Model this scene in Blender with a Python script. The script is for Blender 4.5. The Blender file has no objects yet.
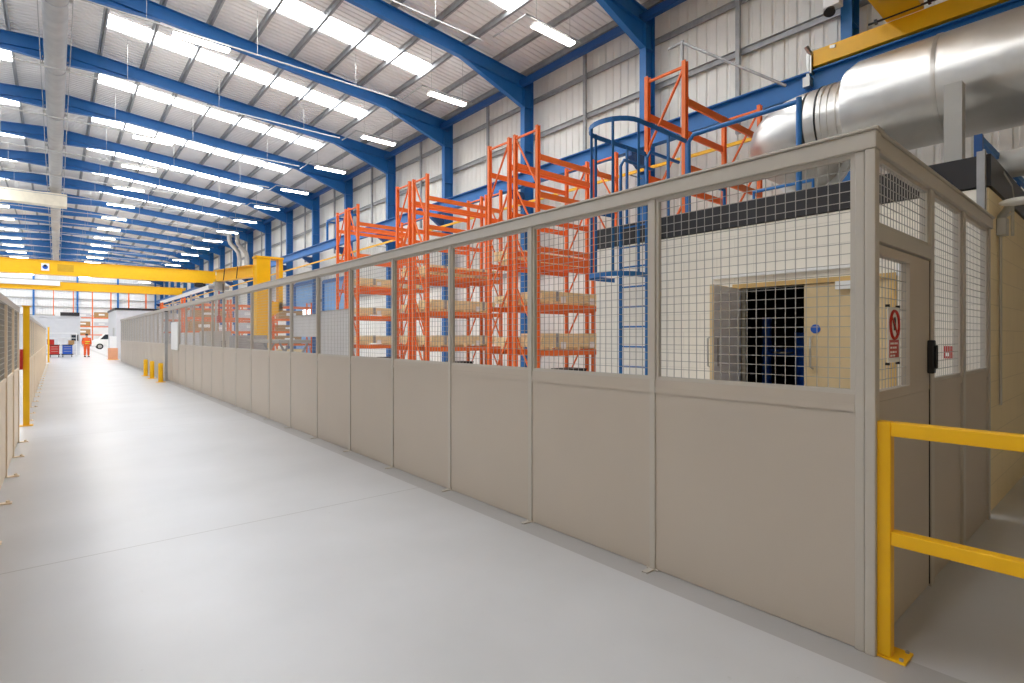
import bpy, bmesh, math, random
from mathutils import Vector, Matrix
random.seed(7)
R = math.radians
SC = bpy.context.scene
COL = SC.collection

# ------------------------------------------------------------------ helpers
def lin(v):
    v /= 255.0
    return v / 12.92 if v <= 0.04045 else ((v + 0.055) / 1.055) ** 2.4

def rgb(c): return (lin(c[0]), lin(c[1]), lin(c[2]), 1.0)

def mat(name, c, rough=0.5, metal=0.0, var=0.06, scale=3.0, bump=0.0, bscale=40.0, spec=0.5):
    m = bpy.data.materials.new(name); m.use_nodes = True
    nt = m.node_tree; b = nt.nodes['Principled BSDF']
    b.inputs['Roughness'].default_value = rough
    b.inputs['Metallic'].default_value = metal
    b.inputs['Specular IOR Level'].default_value = spec
    col = rgb(c)
    b.inputs['Base Color'].default_value = col
    tc = nt.nodes.new('ShaderNodeTexCoord')
    if var > 0:
        n = nt.nodes.new('ShaderNodeTexNoise'); n.inputs['Scale'].default_value = scale; n.inputs['Detail'].default_value = 4
        nt.links.new(tc.outputs['Object'], n.inputs['Vector'])
        r = nt.nodes.new('ShaderNodeValToRGB')
        r.color_ramp.elements[0].position = 0.3; r.color_ramp.elements[1].position = 0.7
        r.color_ramp.elements[0].color = tuple(x * (1 - var) for x in col[:3]) + (1,)
        r.color_ramp.elements[1].color = tuple(min(1, x * (1 + var)) for x in col[:3]) + (1,)
        nt.links.new(n.outputs['Fac'], r.inputs['Fac']); nt.links.new(r.outputs['Color'], b.inputs['Base Color'])
    if bump > 0:
        n2 = nt.nodes.new('ShaderNodeTexNoise'); n2.inputs['Scale'].default_value = bscale
        nt.links.new(tc.outputs['Object'], n2.inputs['Vector'])
        bp = nt.nodes.new('ShaderNodeBump'); bp.inputs['Strength'].default_value = bump; bp.inputs['Distance'].default_value = 0.05
        nt.links.new(n2.outputs['Fac'], bp.inputs['Height']); nt.links.new(bp.outputs['Normal'], b.inputs['Normal'])
    return m

def emit(name, c, s):
    m = bpy.data.materials.new(name); m.use_nodes = True
    nt = m.node_tree; nt.nodes.clear()
    o = nt.nodes.new('ShaderNodeOutputMaterial'); e = nt.nodes.new('ShaderNodeEmission')
    e.inputs['Color'].default_value = rgb(c); e.inputs['Strength'].default_value = s
    nt.links.new(e.outputs[0], o.inputs[0])
    return m

def block_mat(name, c, axes):
    m = mat(name, c, 0.75, var=0.04, scale=2)
    nt = m.node_tree; b = nt.nodes['Principled BSDF']
    tc = nt.nodes.new('ShaderNodeTexCoord'); sx = nt.nodes.new('ShaderNodeSeparateXYZ'); cx = nt.nodes.new('ShaderNodeCombineXYZ')
    nt.links.new(tc.outputs['Object'], sx.inputs[0])
    nt.links.new(sx.outputs[axes[0]], cx.inputs[0]); nt.links.new(sx.outputs[axes[1]], cx.inputs[1])
    br = nt.nodes.new('ShaderNodeTexBrick')
    br.inputs['Scale'].default_value = 1.0; br.inputs['Brick Width'].default_value = 0.45; br.inputs['Row Height'].default_value = 0.225
    br.inputs['Mortar Size'].default_value = 0.006; br.inputs['Mortar Smooth'].default_value = 0.4
    col = rgb(c)
    br.inputs['Color1'].default_value = col; br.inputs['Color2'].default_value = tuple(x * .97 for x in col[:3]) + (1,)
    br.inputs['Mortar'].default_value = tuple(x * .86 for x in col[:3]) + (1,)
    nt.links.new(cx.outputs[0], br.inputs['Vector']); nt.links.new(br.outputs['Color'], b.inputs['Base Color'])
    return m

M = {}
M['blue'] = mat('blue steel paint', (30, 108, 178), .45)
M['blue_dk'] = mat('dark blue steel paint', (24, 76, 138), .4)
M['orange'] = mat('orange rack paint', (242, 118, 46), .45)
M['yellow'] = mat('yellow paint', (244, 186, 0), .4, var=.04)
M['fence'] = mat('beige grey powder coat', (188, 177, 163), .5, var=.025, scale=1.2)
M['fence_frame'] = mat('light beige frame coat', (188, 181, 170), .4, var=.03)
M['wire'] = mat('pale welded wire', (170, 166, 159), .4, var=0)
M['cream_panel'] = mat('cream fence sheet', (240, 222, 196), .5, var=.03)
M['roof'] = mat('roof liner sheet', (238, 235, 231), .55, var=.05, scale=.8)
M['clad'] = mat('white wall cladding', (240, 237, 229), .5, var=.04, scale=.7)
M['galv'] = mat('galvanised steel', (166, 166, 166), .5, .2, var=.12, scale=5)
M['alu'] = mat('aluminium duct cladding', (214, 211, 205), .33, 1.0, var=.14, scale=1.6, bump=.22, bscale=2.2)
M['duct_grey'] = mat('grey spiral duct', (168, 165, 161), .5, .25, var=.1, scale=2)
M['cream_duct'] = mat('cream duct', (222, 212, 190), .5)
M['block'] = block_mat('painted blockwork', (247, 242, 230), (1, 2))
M['block_shade'] = block_mat('blockwork tinted with shade', (236, 219, 180), (0, 2))  # same blockwork as the front, with the unlit side's shade put into the colour
M['black'] = mat('black fascia', (40, 38, 40), .4, var=.05)
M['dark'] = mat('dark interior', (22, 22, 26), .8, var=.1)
M['wood'] = mat('varnished door veneer', (222, 198, 152), .45, var=.05, scale=6)
M['woodframe'] = mat('pine door frame', (214, 178, 112), .5, var=.1, scale=8)
M['door_in'] = mat('grey door face', (214, 214, 222), .3, var=.04)
M['steel'] = mat('brushed steel', (190, 188, 182), .3, .9, var=.05)
M['blackp'] = mat('black plastic', (26, 24, 26), .4, var=.05)
M['white'] = mat('white enamel', (240, 240, 238), .4, var=.02)
M['offwhite'] = mat('pale grey render', (214, 214, 216), .6, var=.03)
M['red'] = mat('red enamel', (190, 40, 30), .4)
M['timber'] = mat('pale sawn timber', (252, 224, 172), .7, var=.1, scale=9)
M['card'] = mat('brown cardboard', (186, 146, 98), .75, var=.08, scale=4)
M['label'] = mat('white paper label', (244, 243, 240), .6, var=.0)
M['pipe_grey'] = mat('grey pipe', (178, 176, 170), .45, var=.06)
M['machine_blue'] = mat('blue machine paint', (30, 90, 190), .35)
M['shutter'] = mat('pale blue shutter', (120, 170, 218), .5)
M['screen'] = mat('pale grey screen sheet', (204, 202, 200), .5, var=.02)
M['hivis'] = mat('orange hi-vis cloth', (246, 98, 36), .7, var=.1, scale=8)
M['lime'] = mat('lime reflective tape', (226, 226, 60), .5, var=0)
M['skin'] = mat('skin', (206, 150, 122), .6, var=.04)
M['hair'] = mat('dark hair', (42, 32, 28), .6)
M['tyre'] = mat('black tyre', (28, 28, 30), .7)
M['unseen_wall_tan'] = mat('tan wall', (200, 184, 154), .8, var=.08)
M['glass'] = mat('dark window glass', (40, 48, 58), .1, var=0)
M['skylight'] = emit('daylit rooflight sheet', (246, 250, 255), 7.0)
M['lamp'] = emit('lamp diffuser', (255, 252, 244), 12.0)
M['daypane'] = emit('daylit door panes', (246, 250, 255), 3.0)

# floor: polished concrete with sawn joints and a dirty strip along the partition foot
def floor_mat():
    m = mat('polished concrete', (205, 205, 206), .29, var=0)
    nt = m.node_tree; b = nt.nodes['Principled BSDF']; L = nt.links.new
    tc = nt.nodes.new('ShaderNodeTexCoord')
    n = nt.nodes.new('ShaderNodeTexNoise'); n.inputs['Scale'].default_value = .8; n.inputs['Detail'].default_value = 7
    L(tc.outputs['Object'], n.inputs['Vector'])
    r = nt.nodes.new('ShaderNodeValToRGB'); r.color_ramp.elements[0].position = .3; r.color_ramp.elements[1].position = .72
    r.color_ramp.elements[0].color = rgb((186, 186, 186)); r.color_ramp.elements[1].color = rgb((199, 199, 200))
    L(n.outputs['Fac'], r.inputs['Fac'])
    sp = nt.nodes.new('ShaderNodeTexNoise'); sp.inputs['Scale'].default_value = 22; sp.inputs['Detail'].default_value = 2
    L(tc.outputs['Object'], sp.inputs['Vector'])
    sr = nt.nodes.new('ShaderNodeMapRange'); sr.inputs['From Min'].default_value = .72; sr.inputs['From Max'].default_value = .8
    sr.inputs['To Min'].default_value = 0; sr.inputs['To Max'].default_value = .14
    L(sp.outputs['Fac'], sr.inputs['Value'])
    x = nt.nodes.new('ShaderNodeSeparateXYZ'); L(tc.outputs['Object'], x.inputs[0])
    def math_(op, a, bb=None):
        q = nt.nodes.new('ShaderNodeMath'); q.operation = op
        for i, v in enumerate((a, bb)):
            if v is None: continue
            if isinstance(v, (int, float)): q.inputs[i].default_value = v
            else: L(v, q.inputs[i])
        return q.outputs[0]
    j = math_('PINGPONG', math_('ADD', x.outputs[1], 100 * 5.95 - 4.75), 5.95 / 2)
    joint = math_('LESS_THAN', j, .006)
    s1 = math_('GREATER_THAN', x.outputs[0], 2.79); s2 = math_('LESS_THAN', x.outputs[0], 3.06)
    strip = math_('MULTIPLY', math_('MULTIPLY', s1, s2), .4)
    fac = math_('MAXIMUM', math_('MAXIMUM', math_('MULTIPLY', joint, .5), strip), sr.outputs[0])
    mix = nt.nodes.new('ShaderNodeMix'); mix.data_type = 'RGBA'
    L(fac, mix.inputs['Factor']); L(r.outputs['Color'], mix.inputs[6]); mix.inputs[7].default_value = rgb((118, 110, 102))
    L(mix.outputs[2], b.inputs['Base Color'])
    return m
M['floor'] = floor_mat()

class MB:
    def __init__(s): s.v = []; s.f = []; s.smooth = set()
    def add(s, vs, fs, smooth=False):
        o = len(s.v); s.v += [tuple(p) for p in vs]
        for f in fs:
            if smooth: s.smooth.add(len(s.f))
            s.f.append(tuple(i + o for i in f))
        return s
    def box(s, x0, x1, y0, y1, z0, z1):
        vs = [(x, y, z) for z in (z0, z1) for y in (y0, y1) for x in (x0, x1)]
        return s.add(vs, [(0, 2, 3, 1), (4, 5, 7, 6), (0, 1, 5, 4), (2, 6, 7, 3), (0, 4, 6, 2), (1, 3, 7, 5)])
    def prism(s, poly, d):
        n = len(poly); d = Vector(d); vs = [Vector(p) for p in poly]; vs = vs + [p + d for p in vs]
        fs = [tuple(range(n - 1, -1, -1)), tuple(range(n, 2 * n))] + [(i, (i + 1) % n, n + (i + 1) % n, n + i) for i in range(n)]
        return s.add(vs, fs)
    def bar(s, p, q, w, h=None, up=(0, 0, 1)):
        h = w if h is None else h
        p, q = Vector(p), Vector(q); d = (q - p).normalized(); up = Vector(up)
        if abs(d.dot(up)) > .99: up = Vector((0, 1, 0))
        a = d.cross(up).normalized(); b = a.cross(d).normalized()
        poly = [p + a * (w / 2 * i) + b * (h / 2 * j) for i, j in ((-1, -1), (1, -1), (1, 1), (-1, 1))]
        return s.prism(poly, q - p)
    def ibeam(s, p, q, depth, width, tf=.02, tw=.015, up=(0, 0, 1)):
        p, q = Vector(p), Vector(q); d = (q - p).normalized(); up = Vector(up)
        a = d.cross(up).normalized(); b = a.cross(d).normalized()
        W, D = width / 2, depth / 2
        pts = [(-W, -D), (W, -D), (W, -D + tf), (tw / 2, -D + tf), (tw / 2, D - tf), (W, D - tf), (W, D), (-W, D), (-W, D - tf), (-tw / 2, D - tf), (-tw / 2, -D + tf), (-W, -D + tf)]
        return s.prism([p + a * i + b * j for i, j in pts], q - p)
    def tube(s, pts, r, n=10, caps=True, closed=False):
        pts = [Vector(p) for p in pts]; m = len(pts)
        rs = r if isinstance(r, (list, tuple)) else [r] * m
        rings = []; ref = None
        for i, p in enumerate(pts):
            if closed: t = pts[(i + 1) % m] - pts[i - 1]
            else: t = (pts[min(i + 1, m - 1)] - pts[max(i - 1, 0)])
            t = t.normalized()
            if ref is None:
                ref = Vector((0, 0, 1)) if abs(t.z) < .9 else Vector((1, 0, 0))
            a = (ref - t * ref.dot(t)).normalized(); ref = a; b = t.cross(a)
            rings.append([p + (a * math.cos(2 * math.pi * k / n) + b * math.sin(2 * math.pi * k / n)) * rs[i] for k in range(n)])
        vs = [p for g in rings for p in g]; fs = []
        for i in range(m if closed else m - 1):
            i2 = (i + 1) % m
            for k in range(n):
                k2 = (k + 1) % n
                fs.append((i * n + k, i * n + k2, i2 * n + k2, i2 * n + k))
        s.add(vs, fs, True)
        if caps and not closed:
            s.add(rings[0], [tuple(range(n - 1, -1, -1))]); s.add(rings[-1], [tuple(range(n))])
        return s
    def flatbar_path(s, pts, up, w, t, closed=False):
        """flat strip following a path, w along up, t across"""
        pts = [Vector(p) for p in pts]; up = Vector(up); m = len(pts); vs = []; fs = []
        for i, p in enumerate(pts):
            d = ((pts[(i + 1) % m] - pts[i - 1]) if closed else (pts[min(i + 1, m - 1)] - pts[max(i - 1, 0)])).normalized()
            a = d.cross(up).normalized()
            vs += [p + a * t / 2 - up * w / 2, p - a * t / 2 - up * w / 2, p - a * t / 2 + up * w / 2, p + a * t / 2 + up * w / 2]
        for i in range(m if closed else m - 1):
            o, q = i * 4, ((i + 1) % m) * 4
            for k in range(4): fs.append((o + k, o + (k + 1) % 4, q + (k + 1) % 4, q + k))
        if not closed: fs += [(3, 2, 1, 0), tuple((m - 1) * 4 + k for k in range(4))]
        return s.add(vs, fs)
    def mesh(s, name):
        me = bpy.data.meshes.new(name); me.from_pydata(s.v, [], s.f)
        bm = bmesh.new(); bm.from_mesh(me); bmesh.ops.recalc_face_normals(bm, faces=bm.faces); bm.to_mesh(me); bm.free()
        for i in s.smooth: me.polygons[i].use_smooth = True
        return me
    def build(s, name, material, parent=None, loc=(0, 0, 0), bevel=0):
        me = s.mesh(name); me.materials.append(material)
        o = bpy.data.objects.new(name, me); COL.objects.link(o); o.location = loc
        if parent: o.parent = parent
        if bevel:
            b = o.modifiers.new('bevel', 'BEVEL'); b.width = bevel; b.segments = 2; b.limit_method = 'ANGLE'
        return o

def put(name, me, material, parent=None, loc=(0, 0, 0), rotz=0):
    if not me.materials: me.materials.append(material)
    o = bpy.data.objects.new(name, me); COL.objects.link(o); o.location = loc; o.rotation_euler.z = rotz
    if parent: o.parent = parent
    return o

def tag(o, label, cat, group=None, kind=None):
    o['label'] = label; o['category'] = cat
    if group: o['group'] = group
    if kind: o['kind'] = kind
    return o

def thing(name, label, cat, loc=(0, 0, 0), rotz=0, group=None):
    o = bpy.data.objects.new(name, None); COL.objects.link(o)
    o.location = loc; o.rotation_euler.z = rotz; o.empty_display_size = .2
    return tag(o, label, cat, group)

def struct(name, mb, m, **k):
    o = mb.build(name, m, **k); o['kind'] = 'structure'
    return o

def copy_tree(o, parent=None):
    c = o.copy(); COL.objects.link(c); c.parent = parent
    for ch in list(o.children): copy_tree(ch, c)
    return c

WORDS = ('first second third fourth fifth sixth seventh eighth ninth tenth eleventh twelfth thirteenth fourteenth fifteenth '
         'sixteenth seventeenth eighteenth nineteenth twentieth').split()

# camera projection (only to leave out repeats that the photograph shows nothing of)
CAMZ, FPX, YAW = 1.525, 539.0, R(40.23)
def seen(x, y, z, margin=60):
    d = math.sin(YAW) * x + math.cos(YAW) * y
    if d < .3: return False
    u = 512 + FPX * (math.cos(YAW) * x - math.sin(YAW) * y) / d; v = 336 - FPX * (z - CAMZ) / d
    return -margin < u < 1024 + margin and -margin < v < 683 + margin

# ------------------------------------------------------------------ hall shell
XW, Y0, Y1 = 15.35, -3.8, 117.9
F0, FS = 4.75, 5.95
FRAMES = [F0 + FS * k for k in range(-1, 20)]
def raft_low(x): return 12.93 - .083 * abs(x)     # underside of rafters
def roof_z(x): return raft_low(x) + .70           # underside of roof sheets

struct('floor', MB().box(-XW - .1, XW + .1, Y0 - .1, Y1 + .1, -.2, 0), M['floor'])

def corr_profile(a0, a1, pitch, depth):
    """trapezoidal rib profile: list of (along, offset)"""
    out = []; a = a0
    while a < a1:
        out += [(a, 0), (a + pitch * .62, 0), (a + pitch * .7, depth), (a + pitch * .92, depth)]
        a += pitch
    out.append((a1, 0)); return [p for p in out if p[0] <= a1 + 1e-6]

def roof_side(sgn):
    mb = MB(); pr = corr_profile(Y0, Y1, .25, .035)
    vs = []
    for y, d in pr:
        vs += [(0, y, roof_z(0) + d), (sgn * (XW + .1), y, roof_z(XW + .1) + d)]
    fs = [(2 * i, 2 * i + 1, 2 * i + 3, 2 * i + 2) for i in range(len(pr) - 1)]
    return mb.add(vs, fs)
struct('ceiling', roof_side(1), M['roof']); struct('ceiling', roof_side(-1), M['roof'])

def wall_clad(axis, pos, a0, a1, z0, ztop, out):
    mb = MB(); pr = corr_profile(a0, a1, .333, .03); vs = []
    for a, d in pr:
        zt = ztop(a)
        if axis == 'x': vs += [(pos + out * d, a, z0), (pos + out * d, a, zt)]
        else: vs += [(a, pos + out * d, z0), (a, pos + out * d, zt)]
    return mb.add(vs, [(2 * i, 2 * i + 1, 2 * i + 3, 2 * i + 2) for i in range(len(pr) - 1)])
struct('wall_right', wall_clad('x', XW, Y0, Y1, 0, lambda a: roof_z(XW) + .05, 1), M['clad'])
struct('wall_left', wall_clad('x', -XW, Y0, Y1, 0, lambda a: roof_z(XW) + .05, -1), M['clad'])
struct('wall_back', wall_clad('y', Y1, -XW, XW, 0, lambda a: roof_z(a) + .05, 1), M['white'])
struct('wall_front', wall_clad('y', Y0, -XW, XW, 0, lambda a: roof_z(a) + .05, -1), M['unseen_wall_tan'])  # unseen end wall, set close and tanned to dim and warm nearby light

# portal frames
def rafter():
    mb = MB()
    for s in (-1, 1):
        mb.ibeam((0, 0, raft_low(0) + .25), (s * 14.9, 0, raft_low(14.9) + .25), .5, .2, .022, .016)
        # haunch: tapered web and bottom flange
        a, b, c = (s * 11.5, 0, raft_low(11.5) + .02), (s * 14.65, 0, 10.95), (s * 14.65, 0, raft_low(14.65) + .02)
        mb.prism([(p[0], -.008, p[2]) for p in (a, b, c)], (0, .016, 0))
        mb.bar(a, b, .2, .022)
    for s in (-1, 1):
        a, b, c = (0, 0, raft_low(0) - .36), (s * 2.9, 0, raft_low(2.9) + .01), (0, 0, raft_low(0) + .01)
        mb.prism([(p[0], -.008, p[2]) for p in (a, b, c)], (0, .016, 0)); mb.bar(a, b, .2, .022)
    mb.box(-.012, .012, -.12, .12, raft_low(0) - .36, raft_low(0) + .5)
    return mb
rm = rafter().mesh('roof_beam')
def column(sg):
    mb = MB(); X = 14.9 * sg; T = raft_low(14.9) + .45
    for x in (-.24, .24): mb.box(X + x - .011, X + x + .011, -.125, .125, 0, T)
    mb.box(X - .24, X + .24, -.008, .008, 0, T)
    for z in (9.15, 10.95): mb.box(X - .24, X + .24, -.12, .12, z - .012, z + .012)
    mb.box(X - .35, X + .35, -.2, .2, 0, .03)
    return mb
cmr, cml = column(1).mesh('wall_column'), column(-1).mesh('wall_column')
for y in FRAMES:
    for nm, me in (('roof_beam', rm), ('wall_column', cmr), ('wall_column', cml)):
        o = put(nm, me, M['blue'], loc=(0, y, 0)); o['kind'] = 'structure'

# purlins (Z sections) and rooflights
PX = [1.41 + 1.48 * k for k in range(10)]
for s in (-1, 1):
    for x in PX:
        z = raft_low(x) + .5
        mb = MB().box(-.01, .01, Y0, Y1, 0, .2).box(-.01, .075, Y0, Y1, 0, .014).box(-.075, .01, Y0, Y1, .186, .2)
        struct('ceiling_beam', mb, M['galv'], loc=(s * x, 0, z))
def skylight(s):
    mb = MB(); x0, x1 = PX[0], PX[7]; n = 5; vs = []
    for x in (x0, x1):
        for dz in (0, -.02):
            vs += [(s * x, -.52, roof_z(x) - .012 + dz), (s * x, .52, roof_z(x) - .012 + dz)]
    return mb.add(vs, [(0, 1, 5, 4), (2, 6, 7, 3), (0, 4, 6, 2), (1, 3, 7, 5), (0, 2, 3, 1), (4, 5, 7, 6)])
sk = {s: skylight(s).mesh('window_rooflight') for s in (1, -1)}
n = 1
for y in FRAMES[:-1]:
    for s in (1, -1):
        if y < 0 and s > 0: continue      # no rooflight over the bay beside the camera
        o = put('window_%d' % n, sk[s], M['skylight'], loc=(0, y + 2.9, 0)); o['kind'] = 'structure'; n += 1

# side rails, middle posts and eaves struts of both long walls
for s in (1, -1):
    for z in (11.3, 9.8, 8.2, 4.2):
        struct('wall_beam', MB().box(-.008, .008, Y0, Y1, -.1, .1).box(-.06 * s, .01 * s, Y0, Y1, .085, .1).box(-.06 * s, .01 * s, Y0, Y1, -.1, -.085), M['galv'], loc=(s * 15.27, 0, z))
    struct('ceiling_beam', MB().box(-.09, .09, Y0, Y1, -.12, .12), M['blue_dk'], loc=(s * 14.55, 0, 11.85))
    pm = MB().box(-.05, .05, -.06, .06, 7.4, 12.2).mesh('wall_pillar')
    for y in FRAMES[:-1]:
        o = put('wall_pillar', pm, M['galv'], loc=(s * 15.15, y + FS / 2, 0)); o['kind'] = 'structure'
# gable wall steel
for x in (-13.9, -8.35, -2.8, 2.78, 8.35, 13.9):
    struct('wall_column', MB().ibeam((x, Y1 - .25, 0), (x, Y1 - .25, roof_z(x) - .2), .35, .25, up=(0, 1, 0)), M['blue'])
for z in (5.0, 6.4, 7.8, 9.2, 10.8):
    struct('wall_beam', MB().box(-14.9, 14.9, -.05, .05, -.09, .09), M['pipe_grey'], loc=(0, Y1 - .1, z))

# ------------------------------------------------------------------ crane runway
for s, lab in ((1, 'long blue crane runway beam on brackets along the right wall'), (-1, 'long blue crane runway beam on brackets along the wall across the aisle')):
    t = thing('crane_runway', lab, 'crane rail', (s * 14.1, 0, 7.42))
    MB().ibeam((0, Y0 + .2, .27), (0, Y1 - .5, .27), .54, .26, .03, .02).build('beam', M['blue'], t)
    MB().box(-.03, .03, Y0 + .2, Y1 - .5, .54, .59).build('rail', M['galv'], t)
    bm_ = MB().prism([(.55 * s, -.09, -.02), (-.16 * s, -.09, -.02), (-.16 * s, -.09, -.16), (.55 * s, -.09, -.62)], (0, .18, 0)).mesh('bracket')
    for y in FRAMES:
        if s > 0: put('bracket', bm_, M['blue_dk'], t, (0, y, 0))
# conductor bar and pipes running under the runway
t = thing('conductor_bar', 'thin yellow power bar running along the wall under the blue runway beam', 'power rail', (14.0, 0, 6.72))
MB().box(-.03, .03, Y0 + .3, Y1 - 1, -.045, .045).build('bar', M['yellow'], t)
hm = MB().box(0, .6, -.02, .02, -.07, -.045).mesh('hanger')
for y in FRAMES[:14]: put('hanger', hm, M['galv'], t, (0, y, 0))
for z, r, l in ((6.35, .06, 'pale grey pipe running along the wall just under the yellow power bar'), (5.95, .09, 'thicker pale grey pipe, lowest of the pipes along the right wall')):
    t = thing('wall_pipe', l, 'pipe', (14.5, 0, z))
    MB().tube([(0, Y0 + .3, 0), (0, Y1 - 1, 0)], r, 10).build('pipe', M['pipe_grey'], t)
    cm = MB().box(-r - .02, .4, -.02, .02, -r - .03, -r).mesh('clip')
    for y in FRAMES[:14]: put('clip', cm, M['galv'], t, (0, y, 0))

# overhead travelling cranes
def travelling_crane(y, label, zc, dep, x1, near=False):
    t = thing('overhead_crane', label, 'crane', (0, y, zc))
    MB().box(-13.97, x1, -.32, .32, -dep / 2, dep / 2).box(-13.6, x1, -.42, .42, dep / 2, dep / 2 + .03).box(-13.6, x1, -.42, .42, -dep / 2 - .03, -dep / 2).build('girder', M['yellow'], t)
    return t
t = thing('overhead_crane', 'yellow bridge crane close overhead with end carriage above the silver duct', 'crane', (0, 3.4, 8.0))
MB().prism([(x, y, z) for x, y, z in ((13.98, -.34, .42), (13.98, .34, .42), (13.98, .3, 1.35), (13.98, -.3, 1.35))], (-27.9, 0, 0)).build('girder', M['yellow'], t, bevel=.02)
for s in (1, -1):
    e = MB().box(s * 14.1 - .13, s * 14.1 + .13, -1.78, 1.85, .03, .42).build('end_carriage', M['yellow'], t, bevel=.01)
    if s > 0:
        mb = MB()
        for yy in (-1.5, 1.55): mb.tube([(s * 14.1 - .05, yy, .11), (s * 14.1 + .05, yy, .11)], .085, 16)
        mb.build('wheel', M['galv'], e)
        MB().box(13.96, 14.24, -1.98, -1.79, .05, .4).build('buffer', M['blackp'], e)
        MB().box(13.9, 14.3, 1.86, 1.9, -.12, .3).bar((14.1, 1.9, .3), (13.9, 1.98, .55), .07).bar((14.1, 1.95, .48), (13.98, 1.35, .33), .07).bar((14.02, 1.98, -.2), (14.02, 1.98, .5), .06).box(13.9, 14.12, 1.9, 2.06, -.42, -.18).build('rail_clamp', M['steel'], e)
        MB().tube([(13.75, -.62, .42), (13.75, .62, .42)], .025, 8).box(13.7, 13.8, -.5, -.45, .38, .46).box(13.7, 13.8, .45, .5, .38, .46).build('tie_rod', M['blackp'], e)

t = travelling_crane(69.5, 'yellow bridge crane with a small blue and white emblem, spanning the aisle', 8.22, 1.35, 13.97)
b = MB().box(-.3, .3, -.36, -.33, -.36, .36).build('emblem_plate', M['white'], t, (-.8, 0, 0)); b['label'] = 'white plate with blue emblem'
e = MB().tube([(0, -.375, 0), (0, -.362, 0)], .21, 20).build('emblem', M['machine_blue'], b)
MB().tube([(0, -.385, .12), (0, -.376, .12)], .12, 16).build('emblem', M['blackp'], b)
q = mat('worn yellow marking', (206, 160, 24), .5); MB().box(.1, 1.35, -.345, -.33, -.36, .36).build('marking', q, t)
for s in (1, -1): MB().box(s * 14.1 - .12, s * 14.1 + .12, -1.6, 1.6, -.2, .25).build('end_carriage', M['yellow'], t)
mb = MB().box(12.0, 12.7, -.45, .45, -1.2, -.7).tube([(11.8, -.5, -.95), (12.9, -.5, -.95)], .2, 12).build('hoist', M['blackp'], t)
t = travelling_crane(90.8, 'second yellow bridge crane, the farther and lower one across the aisle', 7.95, 1.0, 13.97)
for s in (1, -1): MB().box(s * 14.1 - .12, s * 14.1 + .12, -1.6, 1.6, .065, .45).build('end_carriage', M['yellow'], t)
MB().box(-6.2, .4, -.62, -.34, 0, .62).build('hoist', M['white'], t)

# ------------------------------------------------------------------ ridge duct
t = thing('ridge_duct', 'round grey ventilation duct hanging along the roof ridge', 'duct', (-.02, 0, 12.38))
MB().tube([(0, Y0 + .5, 0), (0, Y1 - 6, 0)], .34, 28).build('duct_pipe', M['duct_grey'], t)
bandm = MB().tube([(0, -.04, 0), (0, .04, 0)], .356, 28).mesh('joint_band')
hgm = MB().box(-.015, .015, -.015, .015, 0, .35).box(-.05, .05, -.05, .05, -.06, .06).mesh('hanger')
for y in FRAMES: put('joint_band', bandm, M['galv'], t, (0, y - .05, 0)); put('hanger', hgm, M['steel'], t, (.39, y, 0)); put('hanger', hgm, M['steel'], t, (-.39, y, 0))
for s in (-1, 1): MB().tube([(s * .43, Y0 + .5, 0), (s * .49, Y1 - 6, 0)], .016, 6).build('side_wire', M['steel'], t)
t = thing('branch_duct', 'square cream duct crossing under the round ridge duct', 'duct', (0, 51.6, 11.45))
MB().box(-14.4, .6, -.45, .45, -.47, .4).build('duct_run', M['cream_duct'], t)
MB().box(-.62, .62, -.47, .47, -.49, .42).build('end_cap', M['cream_duct'], t)

# ------------------------------------------------------------------ lighting rails and batten lights
def batten():
    root = bpy.data.objects.new('batten_light', None); COL.objects.link(root)
    MB().prism([(0, -.08, .05), (0, .08, .05), (0, .14, -.02), (0, -.14, -.02)], (1.7, 0, 0)).build('lamp_body', M['white'], root)
    MB().prism([(.03, -.15, .0), (.03, -.15, -.03), (.03, -.1, -.065), (.03, .1, -.065), (.03, .15, -.03), (.03, .15, .0), (.03, .142, -.02), (.03, -.142, -.02)], (1.64, 0, 0)).build('diffuser', M['lamp'], root)
    for x in (.12, 1.58): MB().bar((x, 0, .05), (x, 0, .128), .03).build('hanger', M['steel'], root)
    return root
proto = batten(); used = [False]
def light(x, y, z, label, group):
    o = proto if not used[0] else copy_tree(proto)
    used[0] = True
    o.location = (x, y, z); tag(o, label, 'light', group)
k = 0; inner = []; outer = []; li = []; lo = []
for y in FRAMES[1:]:
    yy = y - 2.0; zz = 11.58
    if not (seen(-6, yy, zz) or seen(4, yy, zz) or seen(11, yy, zz)): continue
    t = thing('lighting_rail', '%s cross rail carrying strip lights, counted from the nearest roof bay' % (WORDS[k] if k < 20 else 'last'), 'rail', (0, yy, zz), 0, 'lighting rails across the roof')
    MB().box(-11.6, 11.0, -.02, .02, -.022, .022).build('rail', M['pipe_grey'], t)
    for x in (-9.5, -6, -2.2, 2.2, 5.5, 9.2): MB().tube([(x, 0, .03), (x, 0, roof_z(x) - zz - .02)], .008, 5).build('drop_wire', M['steel'], t)
    k += 1
    if seen(3.6, yy, zz): inner.append((2.9, yy, zz - .16))
    if seen(-3.6, yy, zz, 20): li.append((-4.4, yy, zz - .16))
for y in FRAMES[1:-1]:
    p = (10.95, y + 1.25, 10.9)
    if seen(11.8, p[1], p[2]): outer.append(p)
for i, p in enumerate(inner): light(*p, 'white strip light beside the ridge duct, %s from the near end of its row' % WORDS[min(i, 19)], 'strip lights beside the ridge duct')
for i, p in enumerate(outer): light(*p, 'white strip light over the wall columns, %s from the near end of its row' % WORDS[min(i, 19)], 'strip lights by the right wall')
for i, p in enumerate(li): light(*p, 'white strip light across the ridge duct, %s from the near end of its row' % WORDS[min(i, 19)], 'strip lights past the ridge duct')
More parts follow.
